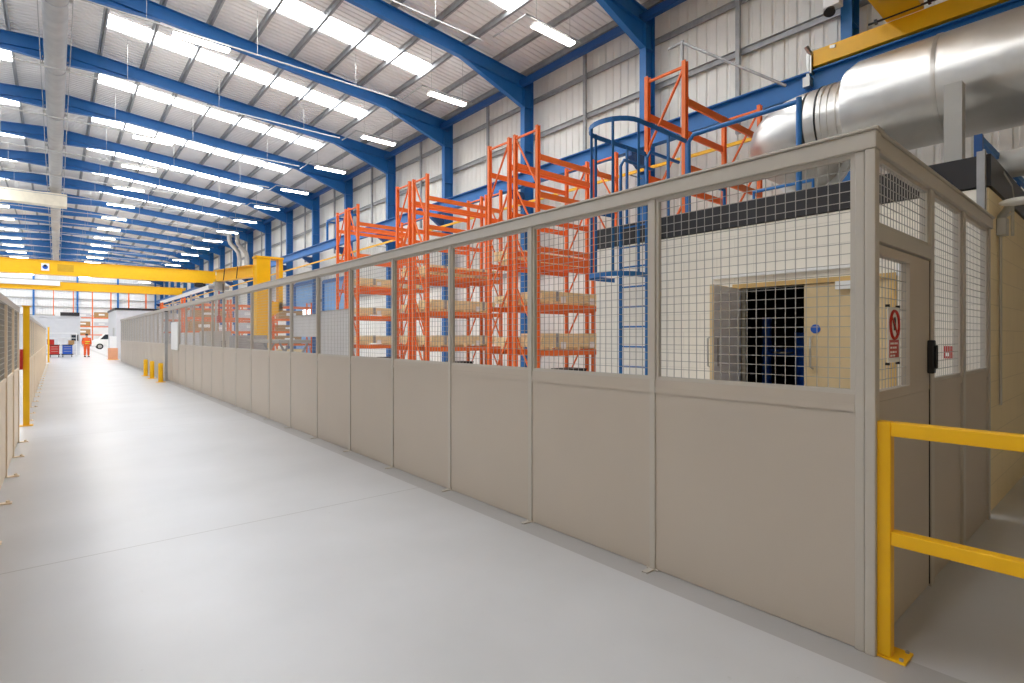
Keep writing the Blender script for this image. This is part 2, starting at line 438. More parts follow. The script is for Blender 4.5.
# conduit that feeds the outer lights
for i, p in enumerate(outer):
    t = thing('light_conduit', 'thin grey conduit hanging over the %s strip light by the wall columns' % WORDS[min(i, 19)], 'conduit', (p[0], p[1], p[2] + .17), 0, 'conduits over the outer strip lights')
    MB().box(-.3, 2.1, -.02, .02, 0, .035).build('conduit', M['steel'], t)
    for x in (.12, 1.58): MB().tube([(x, 0, .03), (x, 0, roof_z(p[0] + x) - p[2] - .2)], .008, 5).build('drop_wire', M['steel'], t)
    MB().box(-.3, -.26, -.02, 1.6, 0, .035).build('branch', M['steel'], t)

# ------------------------------------------------------------------ mesh partition (aisle side and return side)
FH, PZ, TW = 2.42, 1.19, .004
def wire_grid(w, z0, z1, pitch=.0515, t=.0033):
    mb = MB(); nx = round(w / pitch); nz = round((z1 - z0) / pitch)
    for i in range(nx + 1):
        x = w * i / nx; mb.box(-t / 2, t / 2, x - t / 2, x + t / 2, z0, z1)
    for j in range(nz + 1):
        z = z0 + (z1 - z0) * j / nz; mb.box(t / 2, t * 1.5, 0, w, z - t / 2, z + t / 2)
    return mb
def frame_rect(w, z0, z1, b=.022, d=.03):
    return MB().box(-d / 2, d / 2, 0, b, z0, z1).box(-d / 2, d / 2, w - b, w, z0, z1).box(-d / 2, d / 2, b, w - b, z1 - b, z1).box(-d / 2, d / 2, b, w - b, z0, z0 + b)
BAY = 1.19; YS = .908; NB = 33
aisle = thing('partition_fence', 'long beige partition with wire mesh top beside the open aisle', 'fence', (3.0, 0, 0))
pw = BAY - .04
gm = wire_grid(pw - .044, PZ + .072, FH - .022).mesh('wire_mesh')
fm = frame_rect(pw, PZ + .05, FH).mesh('mesh_frame')
lm = MB().box(-.018, .006, 0, pw, .035, PZ).box(-.02, .02, 0, pw, PZ, PZ + .05).box(-.024, .0, 0, pw, PZ - .035, PZ).mesh('lower_panel')
pm = MB().box(-.026, .026, -.02, .02, 0, FH).box(-.03, .03, -.045, .045, 0, .006).box(-.11, -.03, -.02, .02, 0, .008).mesh('post')
for i in range(NB):
    y = YS + BAY * i
    put('lower_panel', lm, M['fence'], aisle, (0, y + .02, 0))
    f = put('mesh_frame', fm, M['fence_frame'], aisle, (0, y + .02, 0))
    put('wire_mesh', gm, M['wire'], f, (0, .022, 0))
    if i: put('post', pm, M['fence_frame'], aisle, (0, y, 0))
cp = MB().box(-.035, .03, -.07, -.025, 0, FH).box(-.028, .028, -.023, .018, 0, FH).build('corner_post', M['fence_frame'], aisle, (0, YS, 0), bevel=.005)
MB().box(-.04, .04, YS - .075, YS + BAY * NB, FH, FH + .085).box(-.052, .052, YS - .085, YS + BAY * NB, FH + .085, FH + .1).build('top_rail', M['fence_frame'], aisle, bevel=.006)
MB().box(-.014, .02, YS, YS + BAY * NB, .004, .035).build('kick_rail', M['fence'], aisle)

# return side at y ~ .88 from x = 3.04 to 6.0, with the gate
YR = .884
ret = thing('partition_return', 'short side of the beige partition with a mesh gate, meeting the block room', 'fence', (3.04, YR, 0))
def x_me(mb):
    for i, (a, b, c) in enumerate(mb.v): mb.v[i] = (b, -a, c)
    return mb
def yz(mb, name, m, parent, x, z=0): return x_me(mb).build(name, m, parent, (x, 0, z))
MB().box(0, 2.96, -.04, .04, FH, FH + .085).box(0, 2.96, -.052, .052, FH + .085, FH + .1).build('top_rail', M['fence_frame'], ret, bevel=.006)
for x0, x1 in ((1.02, 1.1), (1.9, 1.98), (2.86, 2.92)):
    MB().box(x0, x1, -.03, .03, 0, FH).build('post', M['fence_frame'], ret, bevel=.004)
MB().box(.0, 1.04, -.03, .03, 1.99, 2.07).build('transom', M['fence_frame'], ret, bevel=.004)
f = yz(frame_rect(1.02, 2.07, FH), 'mesh_frame', M['fence_frame'], ret, 0); yz(wire_grid(.976, 2.092, FH - .022), 'wire_mesh', M['wire'], f, .022)
for x0, x1 in ((1.1, 1.9), (1.98, 2.86)):
    w = x1 - x0
    yz(MB().box(-.012, .012, 0, w, .004, PZ).box(-.02, .02, 0, w, PZ, PZ + .05), 'lower_panel', M['fence'], ret, x0)
    f = yz(frame_rect(w, PZ + .05, FH), 'mesh_frame', M['fence_frame'], ret, x0); yz(wire_grid(w - .044, PZ + .072, FH - .022), 'wire_mesh', M['wire'], f, .022)
gate = MB().box(.015, 1.01, -.02, .02, .012, 1.2).box(.015, .04, -.022, .022, 1.2, 1.98).box(.6, 1.01, -.022, .022, 1.2, 1.98).box(.04, .6, -.022, .022, 1.93, 1.98).box(.04, .6, -.022, .022, 1.2, 1.25).build('gate', M['fence'], ret, bevel=.003)
gate['label'] = 'hinged gate leaf with mesh window and solid lock side'
yz(wire_grid(.56, 1.25, 1.93), 'wire_mesh', M['wire'], gate, .04)
MB().box(.955, 1.005, -.055, -.022, 1.3, 1.5).box(.97, .995, -.07, -.055, 1.33, 1.47).build('handle', M['blackp'], gate, bevel=.006)
MB().box(1.0105, 1.0195, -.024, .02, .02, 1.98).build('lock_edge', M['blackp'], gate)

# sign hung on the gate mesh
sg = thing('warning_sign', 'white prohibition sign with red ring hung on the gate mesh', 'sign', (3.3, YR - .03, 1.39)); sg.scale = (.82, 1, .82)
MB().box(-.115, .115, -.004, 0, 0, .345).build('board', M['white'], sg)
MB().tube([(.07 * 1.25 * math.cos(a), -.006, .235 + .0875 * math.sin(a)) for a in [2 * math.pi * i / 32 for i in range(32)]], .0085, 6, closed=True).build('ring', M['red'], sg)
MB().bar((-.06, -.0075, .295), (.06, -.0075, .175), .012, .004, up=(0, 1, 0)).build('slash', M['red'], sg)
mb = MB().prism([(x, -.0045, z) for x, z in ((-.005, .2), (.028, .2), (.034, .225), (.03, .25), (.0, .25), (-.01, .235))], (0, -.002, 0))
for x, h in ((0, .028), (.009, .036), (.018, .034), (.027, .026)): mb.box(x - .0035, x + .0035, -.0065, -.0045, .248, .25 + h)
mb.bar((-.008, -.0055, .23), (-.024, -.0055, .255), .008, .002, up=(0, 1, 0)); mb.build('pictogram', M['blackp'], sg)
rp = MB().box(-.095, .095, -.0055, -.004, .03, .14).build('text_panel', M['red'], sg)
mb = MB()
for z, ws in ((.118, (.03, .05, .04, .03)), (.092, (.05, .03, .06)), (.064, (.04, .06, .03)), (.042, (.055, .05))):
    x = -.08
    for w in ws:
        mb.box(x, x + w * .72, -.0065, -.0054, z - .006, z + .006); x += w * 1.0
mb.build('lettering', M['label'], rp)
for x in (-.105, .105):
    for z in (-.008, .352): MB().box(x - .008, x + .008, -.008, .01, z - .008, z + .008).build('cable_tie', M['blackp'], sg)

# ------------------------------------------------------------------ yellow guard rail
gr = thing('guard_rail', 'yellow square tube guard rail bolted down by the partition corner', 'barrier', (3.022, .815, 0))
S = .031
MB().box(-S, S, -S, S, .012, 1.12).build('post', M['yellow'], gr, bevel=.006)
MB().box(-S, S, -2.0 - S, -2.0 + S, .012, 1.12).build('post', M['yellow'], gr, bevel=.006)
MB().box(-S, S, -2.0 + S, -S, 1.053, 1.12).build('top_rail', M['yellow'], gr, bevel=.006)
MB().box(-S, S, -2.0 + S, -S, .54, .606).build('mid_rail', M['yellow'], gr, bevel=.006)
bo_ = MB().tube([(0, 0, .012), (0, 0, .022)], .009, 6).mesh('bolt')
for yy in (0, -2.0):
    b = MB().box(-.035, .1, yy - .09, yy + .033, 0, .012).build('base_plate', M['yellow'], gr, bevel=.003)
    for x, y in ((-.018, -.07), (.08, -.07), (.08, .015)): put('bolt', bo_, M['galv'], b, (x, yy + y, 0))

# ------------------------------------------------------------------ block built plant room
BX, BY0, BY1, BXE, BZ = 6.1, .9, 5.28, 13.2, 3.08
DL, DR, DT = 3.12, 1.60, 2.08       # door opening
room = thing('block_room', 'flat-roofed cream block room with black roof edge behind the partition', 'building', (0, 0, 0))
MB().box(BX, BX + .2, BY0, DR, 0, BZ - .28).box(BX, BX + .2, DL, BY1, 0, BZ - .28).box(BX, BX + .2, DR, DL, DT, BZ - .28).build('front_wall', M['block'], room)
o = MB().box(BX + .004, BXE, BY0 - .012, BY0 + .2, 0, BZ - .28).build('side_wall', M['block_shade'], room); o['label'] = 'side wall with shade tinted into its colour'
MB().box(BX + .2, BXE, BY1 - .2, BY1, 0, BZ - .28).box(BXE - .2, BXE, BY0 + .2, BY1 - .2, 0, BZ - .28).build('rear_wall', M['block'], room)
MB().box(BX - .02, BX + .06, BY0 - .03, BY1 + .02, BZ - .27, BZ).box(BX + .06, BXE, BY0 - .03, BY0 + .05, BZ - .27, BZ).box(BX + .06, BXE, BY1 - .06, BY1 + .02, BZ - .27, BZ).build('fascia', M['black'], room)
MB().box(BX + .06, BXE, BY0 + .05, BY1 - .06, BZ - .12, BZ - .05).build('roof_deck', M['pipe_grey'], room)
fr = MB().box(BX - .02, BX + .12, DL, DL + .05, 0, DT + .05).box(BX - .02, BX + .12, DR - .05, DR, 0, DT + .05).box(BX - .02, BX + .12, DR, DL, DT, DT + .05).build('door_frame', M['woodframe'], room)
lf = MB().box(BX + .01, BX + .055, DR + .005, 2.385, .01, DT - .005).build('door_leaf', M['wood'], room, bevel=.003)
MB().tube([(BX - .05 * b, 2.3, z) for b, z in ((-.2, 1.18), (1, 1.2), (1, 1.5), (-.2, 1.52))], .011, 8).build('handle', M['steel'], lf)
MB().tube([(BX + .004, 2.27, 1.6), (BX + .012, 2.27, 1.6)], .048, 20).build('door_disc', M['machine_blue'], lf)
# open leaf, hinged on the far jamb and swung out past square
ol = MB().box(-.75, -.0, -.022, .022, .01, DT - .005).build('door_leaf', M['wood'], room, (BX - .02, DL - .03, 0), bevel=.003)
ol.rotation_euler.z = R(6)
fc = MB().box(-.742, -.008, -.0255, -.0225, .018, DT - .013).build('inner_face', M['door_in'], ol)
MB().tube([(-.68, .022 + .05 * b, z) for b, z in ((0, 1.18), (1, 1.2), (1, 1.5), (0, 1.52))], .011, 8).build('handle', M['steel'], ol)
MB().box(-.66, -.645, -.03, -.0255, 1.2, 1.5).build('edge_bolt', M['blackp'], ol)
MB().box(BX - .05, BX + .0, DR + .3, DL + .3, DT + .13, DT + .16).build('cable_trunking', M['label'], room)
MB().box(BX - .06, BX, 1.92, 2.06, 2.0, 2.08).build('door_sensor', M['white'], room)
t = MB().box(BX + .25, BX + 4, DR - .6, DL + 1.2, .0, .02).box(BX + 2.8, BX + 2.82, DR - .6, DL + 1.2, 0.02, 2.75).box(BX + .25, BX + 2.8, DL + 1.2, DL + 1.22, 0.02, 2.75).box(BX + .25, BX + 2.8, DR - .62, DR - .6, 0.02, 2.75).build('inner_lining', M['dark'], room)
o = MB().box(BX - .05, BX - .022, BY0 + .0, BY0 + .06, 2.6, BZ + .03).box(BX - .09, BX - .05, BY0 + .0, BY0 + .012, 2.6, BZ + .03).build('channel_bracket', M['galv'], room)

# machinery inside the plant room
t = thing('pump_set', 'blue pumps and pipework standing in the dark open doorway', 'machine', (7.25, 2.95, .02))
MB().box(-.5, .6, -.9, .9, 0, .12).build('skid', M['blue_dk'], t)
MB().tube([(0, .35, .12), (0, .35, 1.75)], .06, 14).tube([(0, -.15, .5), (0, -.15, 1.55)], [.1, .14], 14).tube([(0, .35, .75), (0, -.15, .75)], .05, 12).tube([(0, .35, 1.3), (0, -.15, 1.3)], .045, 12).build('pipework', M['machine_blue'], t)
MB().tube([(.1, -.25, 1.05), (.1, -.25, 1.62)], .17, 18).tube([(.1, -.25, 1.0), (.1, -.25, 1.05)], .2, 18).build('pump_motor', M['machine_blue'], t)
MB().tube([(0, -.75, .12), (0, -.75, 1.9)], .13, 16).tube([(0, -.75, .7), (0, -.2, .7)], .06, 12).build('filter_vessel', M['machine_blue'], t)
MB().tube([(-.1, .1, 1.28), (-.1, .1, 1.3)], .12, 20).build('gauge', M['steel'], t)
# wall things
fs = thing('fire_sign', 'small square red and white fire sign on the block wall', 'sign', (BX - .009, 1.14, 1.38))
MB().box(-.002, .006, -.055, .055, -.055, .055).build('plate', M['red'], fs)
MB().box(-.004, -.001, .012, .042, -.036, -.004).tube([(-.004, -.025, -.01), (-.001, -.025, -.01)], .016, 12).box(-.004, -.001, -.035, -.02, .015, .04).build('symbol', M['label'], fs)
sn = thing('wall_sounder', 'small black horn sounder on white base beside the block room door', 'alarm', (BX, 1.44, 2.15))
MB().box(-.06, 0, -.04, .1, -.06, .06).build('base', M['white'], sn, bevel=.01)
MB().tube([(-.06, 0, 0), (-.15, -.03, 0)], [.02, .05], 14).build('horn', M['blackp'], sn)

# wall lamp and conduit on the side wall
wl = thing('bulkhead_lamp', 'pale grey bulkhead lamp on an arm on the block side wall', 'lamp', (6.42, BY0 - .012, 2.6))
def ell(mb, c, r, n=16, k=9, top=False):
    vs = []; 
    for i in range(k + 1):
        th = math.pi * i / k
        for j in range(n):
            ph = 2 * math.pi * j / n
            vs.append((c[0] + r[0] * math.sin(th) * math.cos(ph), c[1] + r[1] * math.sin(th) * math.sin(ph), c[2] + r[2] * math.cos(th)))
    fs = [(i * n + j, i * n + (j + 1) % n, (i + 1) * n + (j + 1) % n, (i + 1) * n + j) for i in range(k) for j in range(n)]
    return mb.add(vs, fs, True)
ell(MB(), (-.02, -.15, .1), (.07, .13, .035)).build('lamp_head', M['label'], wl)
MB().tube([(.0, -.1, .09), (.06, -.06, .04), (.1, 0, -.03)], .03, 10).build('arm', M['pipe_grey'], wl)
MB().box(.02, .16, -.07, 0, -.17, -.02).build('junction_box', M['pipe_grey'], wl, bevel=.006)
MB().tube([(.1, -.02, -.17), (.1, -.02, -1.7)], .012, 8).tube([(.14, -.03, -.03), (.2, -.05, .02), (.25, -.08, .05)], .01, 8).build('conduit', M['steel'], wl)

# ladder with safety cage
ld = thing('caged_ladder', 'blue steel ladder with hoop cage climbing the block room front', 'ladder', (5.93, 4.48, 0))
mb = MB()
for y in (-.215, .215):
    MB().bar((0, y, 0), (0, y, 3.25), .05, .022, up=(0, 1, 0)).tube([(0, y, 3.2), (0, y, 3.86), (.07, y, 3.96), (.74, y, 3.96)], .022, 10).build('stile', M['blue'], ld)
z = .3; rg = MB().tube([(0, -.215, 0), (0, .215, 0)], .011, 8).mesh('rung')
while z < 3.2: put('rung', rg, M['blue'], ld, (0, 0, z)); z += .27
def hoop(z, e=.02): return [(e, -.34, z), (-.25, -.36, z)] + [(-.36 - .34 * math.sin(R(a)), .36 * -math.cos(R(a)), z) for a in range(0, 181, 15)] + [(-.25, .36, z), (e, .34, z)]
for z in (2.3, 3.2, 4.22): MB().flatbar_path(hoop(z, .02 if z < 4 else .74), (0, 0, 1), .06, .012).build('hoop', M['blue'], ld)
for a in (0, 60, 120, 180):
    x, y = -.36 - .33 * math.sin(R(a)), -.35 * math.cos(R(a))
    MB().box(x - .02, x + .02, y - .006, y + .006, 2.27, 4.25).build('cage_strap', M['blue'], ld)
for y in (-.34, .34):
    for x in (.3, .74): MB().bar((x, y, 3.06), (x, y, 4.22), .03).build('rail_post', M['blue'], ld)
# roof rails
hr = thing('roof_handrail', 'blue tubular handrail along the front roof edge of the block room', 'railing', (6.22, 0, 3.06))
MB().tube([(0, 3.83, 0), (0, 3.83, .96), (0, 3.76, 1.04), (0, 2.48, 1.04)], .028, 10).build('top_rail', M['blue'], hr)
MB().tube([(0, 2.48, 0), (0, 2.48, 1.08)], .03, 10).build('post', M['blue'], hr)
MB().tube([(1.5, 3.7, .0), (1.5, 3.7, .55), (1.5, 2.9, .55), (1.5, 2.9, 0)], .026, 8).build('low_rail', M['blue'], hr)
MB().tube([(.9, 3.83, 0), (.9, 3.83, .5), (0, 3.83, .5)], .024, 8).build('side_rail', M['blue'], hr)
hr = thing('roof_corner_rail', 'dark blue steel rail rising behind the black roof edge at the room corner', 'railing', (6.4, 1.0, 3.02))
MB().bar((0, 0, 0), (0, 0, .33), .06).build('post', M['blue_dk'], hr)
MB().bar((0, 0, .3), (2.6, -.05, .3), .04, .06).build('top_rail', M['blue'], hr)
MB().bar((1.0, 0, 0), (1.0, 0, .3), .06).build('post', M['blue_dk'], hr)
MB().bar((2.2, 0, 0), (2.2, 0, .3), .06).build('post', M['blue_dk'], hr)
MB().tube([(.85, -.12, -.5), (.85, -.12, -.12), (.75, -.12, -.02), (.3, -.12, .02)], .018, 8).build('cable_conduit', M['steel'], hr)
# support post and insulated duct
dx, dz = 8.0, 4.44
du = thing('insulated_duct', 'huge silver clad ventilation duct lying above the block room roof', 'duct', (dx, 0, dz))
MB().tube([(0, -3.7, 0), (0, 2.36, 0), (0, 2.5, 0)], [.61, .61, .55], 40).build('wide_section', M['alu'], du)
bm_ = MB().tube([(0, -.02, 0), (0, .02, 0)], .618, 40)
for y in (1.55, .2, -1.2, -2.6): put('seam', bm_.mesh('seam'), M['alu'], du, (0, y, 0))
MB().tube([(0, 2.5, -.06), (0, 2.95, -.06)], .5, 36).build('narrow_section', M['alu'], du)
for y in (2.56, 2.66, 2.74): MB().tube([(0, y, -.06), (0, y + .05, -.06)], .512, 36).build('collar', M['alu'], du)
MB().tube([(0, 2.8, -.06), (0, 2.815, -.06)], .516, 36).build('gasket', M['blackp'], du)
MB().tube([(.62 - .62 * math.cos(R(a)), 2.95 + .62 * math.sin(R(a)), -.06) for a in range(0, 91, 11)] + [(1.4, 3.57, -.06)], .5, 36).build('elbow', M['alu'], du)
MB().tube([(1.38, 3.57, -.06), (1.48, 3.57, -.06)], .6, 32).build('flange', M['white'], du)
MB().box(-.9, -.75, 1.24, 1.39, 3.03 - dz, 4.15 - dz).build('support_post', M['pipe_grey'], du)
MB().box(.1, .25, -3.2, -3.05, -1.41, -.6).build('support_post', M['galv'], du)
pi = thing('roof_pipe', 'pale grey pipe lying on the block room roof under the silver duct', 'pipe', (7.3, 0, 3.25))
MB().tube([(0, -2.5, 0), (0, 2.7, 0), (.2, 3.0, 0), (1, 3.2, 0)], .14, 16).build('pipe', M['pipe_grey'], pi)
MB().box(-.16, .16, 1.9, 2.0, -.22, -.1).box(-.16, .16, .95, 1.05, -.22, -.1).build('saddle', M['galv'], pi)
# ceiling-high poles behind
t = thing('stay_pole', 'thin grey pole with a slanting stay rod behind the orange rack', 'pole', (13.0, 8.2, 0))
MB().tube([(0, 0, 0), (0, 0, 9.55)], .05, 8).build('pole', M['galv'], t)
MB().tube([(0, 0, 9.5), (.3, -2.6, 7.5)], .035, 8).tube([(0, 0, 9.5), (-.15, .35, 9.4)], .035, 8).build('stay_rod', M['galv'], t)
t = thing('flood_lamp', 'grey box floodlight on the wall column above the yellow end carriage', 'lamp', (14.4, 4.95, 9.6))
MB().box(-.15, .12, -.18, .18, -.12, .2).build('housing', M['white'], t, bevel=.02)
MB().tube([(-.02, .05, -.1), (-.1, .05, -.24)], [.08, .13], 16).build('reflector', M['blackp'], t)

# ------------------------------------------------------------------ pallet racking
def rack(label, x0, y0, bays, bay, depth, H, levels, group, rear=True):
    t = thing('pallet_rack', label, 'rack', (x0, y0, 0), 0, group)
    um = MB().box(-.05, .05, -.012, .012, 0, H).box(-.05, -.035, -.04, .04, 0, H).box(.035, .05, -.04, .04, 0, H).box(-.07, .07, -.06, .06, 0, .012).mesh('upright')
    br = MB(); z = .25; up = True; sgn = 0
    br.bar((0, .04, .2), (0, depth - .04, .2), .04, .03); br.bar((0, .04, H - .1), (0, depth - .04, H - .1), .05, .04)
    n = round((H - .4) / 1.15); st = (H - .4) / n; sgn = rear
    while z < H - .3:
        a, b = (.04, depth - .04) if sgn else (depth - .04, .04)
        br.bar((0, a, z), (0, b, z + st), .045, .03); z += st
    bm = br.mesh('brace')
    beam = MB().box(.05, bay - .05, -.05, -.005, -.075, .06).box(.03, .05, -.055, .005, -.1, .08).box(bay - .05, bay - .03, -.055, .005, -.1, .08).mesh('beam')
    for i in range(bays + 1):
        put('upright', um, M['orange'], t, (i * bay, 0, 0)); put('upright', um, M['orange'], t, (i * bay, depth, 0)); put('brace', bm, M['orange'], t, (i * bay, 0, 0))
    for i in range(bays):
        for z in levels:
            put('beam', beam, M['orange'], t, (i * bay, 0, z)); put('beam', beam, M['orange'], t, (i * bay, depth + .05, z))
    return t
LV = (1.1, 2.26, 3.42, 4.68, 5.92)
LV2 = (1.1, 2.26, 3.42, 3.66, 5.0, 5.92)
RY = [(5.62, 'right behind the block room'), (9.66, 'in the second row from the block room'), (10.74, 'backing onto the second row from the block room'),
      (14.8, 'in the third row from the block room'), (15.92, 'backing onto the third row from the block room'), (19.95, 'in the row farthest from the block room'), (21.1, 'backing onto the row farthest from the block room')]
for i, (y, l) in enumerate(RY):
    rack('tall orange pallet rack ' + l, 9.0, y, 1, 3.0, .84, 6.68, LV2 if i in (1, 3) else LV, 'tall orange pallet racks', i in (1, 3, 5))
for y, l, x, nb, in ((40.0, 'low orange rack behind the yellow jib mast', 6.3, 3), (47.0, 'low orange rack past the yellow jib mast, nearer the white cabin', 6.0, 3)):
    rack(l, x, y, nb, 2.7, .9, 4.0, (.9, 1.8, 2.7, 3.6), 'low orange racks')
rack('very tall orange rack against the end wall of the hall', -.3, 108.0, 5, 2.36, 1.1, 8.6, (1.7, 3.0, 4.4), 'racks at the far end')

# timber stacks
def timber(label, x, y, z, L, W, rows, th, card=2, m='timber', group='timber stacks on the racks'):
    t = thing('timber_stack', label, 'timber', (x, y, z), 0, group)
    bme = MB().box(-.05, .05, -.02, W + .02, 0, .08).mesh('bearer')
    for xx in (.3, L / 2, L - .3): put('bearer', bme, M['timber'], t, (xx, 0, 0))
    mb = MB(); zz = .08; n = max(3, int(W / .2)); bw = W / n
    for r_ in range(rows):
        for j in range(n):
            dx_ = random.uniform(-.03, .03)
            mb.box(dx_, L + dx_, j * bw + .004, (j + 1) * bw - .004, zz, zz + th - .006)
        zz += th
    b = mb.build('boards', M[m], t)
    sm = MB().box(-.05, .05, -.006, W + .006, .08, zz + .003).mesh('strap')
    for xx in (.55, L - .55): put('strap', sm, M['galv'], t, (xx, 0, 0))
    if card:
        c = MB()
        for i in range(card):
            xx = L * (i + .6) / (card + .4); c.box(xx, xx + .17, -.022, -.006, .04, .21)
        c.build('label_card', M['label'], t)
    return t
rowname = {9.66: 'the second row rack', 14.8: 'the third row rack', 19.95: 'the farthest row rack', 10.74: 'the rack backing the second row', 15.92: 'the rack backing the third row'}
lvname = {1.1: 'lowest', 2.26: 'middle', 3.42: 'third'}
for y in (9.66, 14.8, 19.95, 10.74, 15.92):
    for z in (1.1, 2.26, 3.42):
        if y == 9.66 and z == 3.42: continue
        rows = {1.1: 7, 2.26: 5, 3.42: 3}[z] if y == 9.66 else random.choice((4, 5, 6))
        timber('pale timber stack on the %s beams of %s' % (lvname[z], rowname[y]), 9.15, y + .02, z + .063, 2.65, .8, rows, .05, 2 if y in (9.66, 14.8, 19.95) else 0)
timber('lone timber pile on the roof-high beams behind the block room', 9.3, 5.65, 3.42 + .063, 2.4, .75, 4, .05, 1)
# boxes and bins at floor and shelf level
def crate(label, x, y, z, sx, sy, sz, m, group):
    t = thing('storage_box', label, 'box', (x, y, z), 0, group)
    MB().box(0, sx, 0, sy, 0, sz).build('box_body', M[m], t, bevel=.012)
    MB().box(-.012, sx + .012, -.012, sy + .012, sz, sz + .04).build('lid', M[m], t)
    MB().box(sx * .3, sx * .7, -.012, -.0, sz * .4, sz * .75).build('label_card', M['label'], t)
cn = 0
for y in (9.66, 14.8, 19.95):
    for i, (mm, nm, sz) in enumerate((('card', 'brown', .5), ('blackp', 'black', .62), ('offwhite', 'pale grey', .45))):
        crate('%s storage box standing on the floor under %s' % (nm, rowname[y]), 9.25 + i * .9, y + .1, 0, .72, .6, sz, mm, 'boxes under the racks')
k = 0
for y, what in ((40.0, 'the low rack behind the jib mast'), (47.0, 'the low rack nearer the white cabin')):
    x0 = 6.3 if y == 40 else 6.0
    for b in range(3):
        for li_, z in enumerate((0, .9, 1.8, 2.7)):
            mm, nm = random.choice((('card', 'brown'), ('offwhite', 'pale'), ('timber', 'tan')))
            crate('%s box on the %s level, %s bay of %s' % (nm, ('floor', 'first', 'second', 'third')[li_], WORDS[b], what), x0 + b * 2.7 + .25 + random.uniform(0, .3), y + .1, z + (.056 if z else 0), 1.7, .65, random.uniform(.4, .6), mm, 'boxes in the low racks')
for b in range(5):
    for li_, z in enumerate((1.7, 3.0, 4.4)):
        mm, nm = random.choice((('offwhite', 'pale'), ('card', 'brown'), ('white', 'white')))
        crate('%s crate on the %s beams, %s bay of the end wall rack' % (nm, WORDS[li_], WORDS[b]), -.3 + b * 2.36 + .2, 108.1, z + .063, 1.9, .8, random.uniform(.5, .8), mm, 'crates in the end wall rack')

# ------------------------------------------------------------------ jib crane, monorail, curved ducts, shutters
jb = thing('jib_crane', 'yellow jib crane with stout box mast behind the partition', 'crane', (6.5, 23.7, 0))
MB().box(-.27, .27, -.27, .27, .03, 4.72).build('mast', M['yellow'], jb, bevel=.02)
MB().box(-.45, .45, -.45, .45, 0, .03).build('base_plate', M['yellow'], jb)
MB().box(-.3, .78, -.3, .3, 4.72, 4.8).box(.62, .78, -.2, .2, 2.55, 4.72).prism([(.27, -.2, 2.95), (.27, -.2, 2.3), (.78, -.2, 2.6), (.78, -.2, 2.95)], (0, .4, 0)).build('head_bracket', M['yellow'], jb)
a, b = Vector((-.28, .1, 4.2)), Vector((-1.0, 3.3, 4.2))
MB().ibeam(a, b, .5, .3, .03, .03).build('jib_arm', M['yellow'], jb)
h = MB().box(-.2, .2, -.22, .22, -.16, .2).tube([(-.4, 0, 0), (.4, 0, 0)], .12, 14).build('hoist', M['galv'], jb, (-.95, 3.1, 3.72))
MB().tube([(0, 0, -.2), (0, 0, -1.3)], .03, 8).box(-.08, .08, -.08, .08, -1.6, -1.3).build('hook_block', M['red'], h)
MB().tube([(.1, -.3, .1), (.12, -.3, -2.4)], .02, 6).box(.05, .19, -.36, -.24, -2.75, -2.4).build('pendant', M['blackp'], h)
for s in (.3, .65):
    p = a.lerp(b, s); MB().tube([p + Vector((-.17, 0, .25)), p + Vector((-.19, .02, 0)), p + Vector((-.2, .1, -.25))], .018, 6).build('cable_loop', M['blackp'], jb)
t = thing('monorail_track', 'light grey overhead crane rail on slim posts behind the partition', 'rail', (7.0, 0, 4.45))
MB().ibeam((0, 33.6, 0), (0, 56, 0), .22, .14, .03, .03).build('rail', M['white'], t)
MB().box(1.6, 1.7, 33.6, 56, -.3, -.1).build('rail', M['white'], t)
for y in (34.5, 42, 49.5, 55.5):
    MB().box(-.06, .06, y - .06, y + .06, -4.45, -.11).box(-.05, 1.7, y - .05, y + .05, -.41, -.3).build('post', M['pipe_grey'], t)
for i, (px_, w) in enumerate(((13.2, 'nearer'), (13.9, 'farther'))):
    t = thing('curved_duct', 'S-shaped silver flexible duct by the wall, the %s of two from the aisle' % w, 'duct', (px_, 57.5, 0))
    pts = [(-.4, 0, 11.4), (-.4, 0, 10.9), (-.3, 0, 10.5), (.1, 0, 10.1), (.4, 0, 9.7), (.5, 0, 9.2), (.5, 0, 8.2)]
    MB().tube(pts, .2, 14).build('duct_hose', M['alu'], t)
    mb = MB()
    for p_ in (pts[0], pts[-1]): mb.tube([(p_[0], 0, p_[2] - .05), (p_[0], 0, p_[2] + .05)], .23, 14)
    mb.build('clamp', M['galv'], t)
for nme, y0_, y1_, zt, pan, l in (('a', 40.9, 45.9, 5.6, True, 'pale blue sectional door with bright windows in the right wall'), ('b', 35.0, 39.6, 5.4, False, 'plain pale blue sectional door in the right wall')):
    t = thing('sectional_door', l, 'door', (15.25, y0_, 0))
    W = y1_ - y0_; mb = MB(); z = 0
    while z < zt - .1: mb.box(-.04, .02, .05, W - .05, z + .01, z + .59); z += .6
    lf = mb.build('door_panel', M['shutter'], t)
    MB().box(-.12, .05, -.18, .05, 0, zt + .2).box(-.12, .05, W - .05, W + .18, 0, zt + .2).box(-.12, .05, .05, W - .05, zt, zt + .25).build('door_frame', M['blue'], t)
    if pan:
        mb = MB()
        mb.box(-.055, -.041, .9, 3.3, 2.1, 3.62)
        mb.build('pane', M['daypane'], lf)
t = thing('wall_platform', 'blue steel bracket frame on the wall above the runway', 'frame', (14.2, 33.2, 8.05))
mb = MB().bar((0, 0, 1.35), (0, 3.2, 1.35), .1).bar((.6, 0, 1.35), (.6, 3.2, 1.35), .1)
for y in (0, 1.6, 3.2): mb.bar((0, y, 1.3), (.75, y, 1.3), .1)
mb.build('top_frame', M['blue'], t)
for y in (0, 1.6, 3.2): MB().bar((0, y, 0), (0, y, 1.3), .12).build('leg', M['blue'], t)

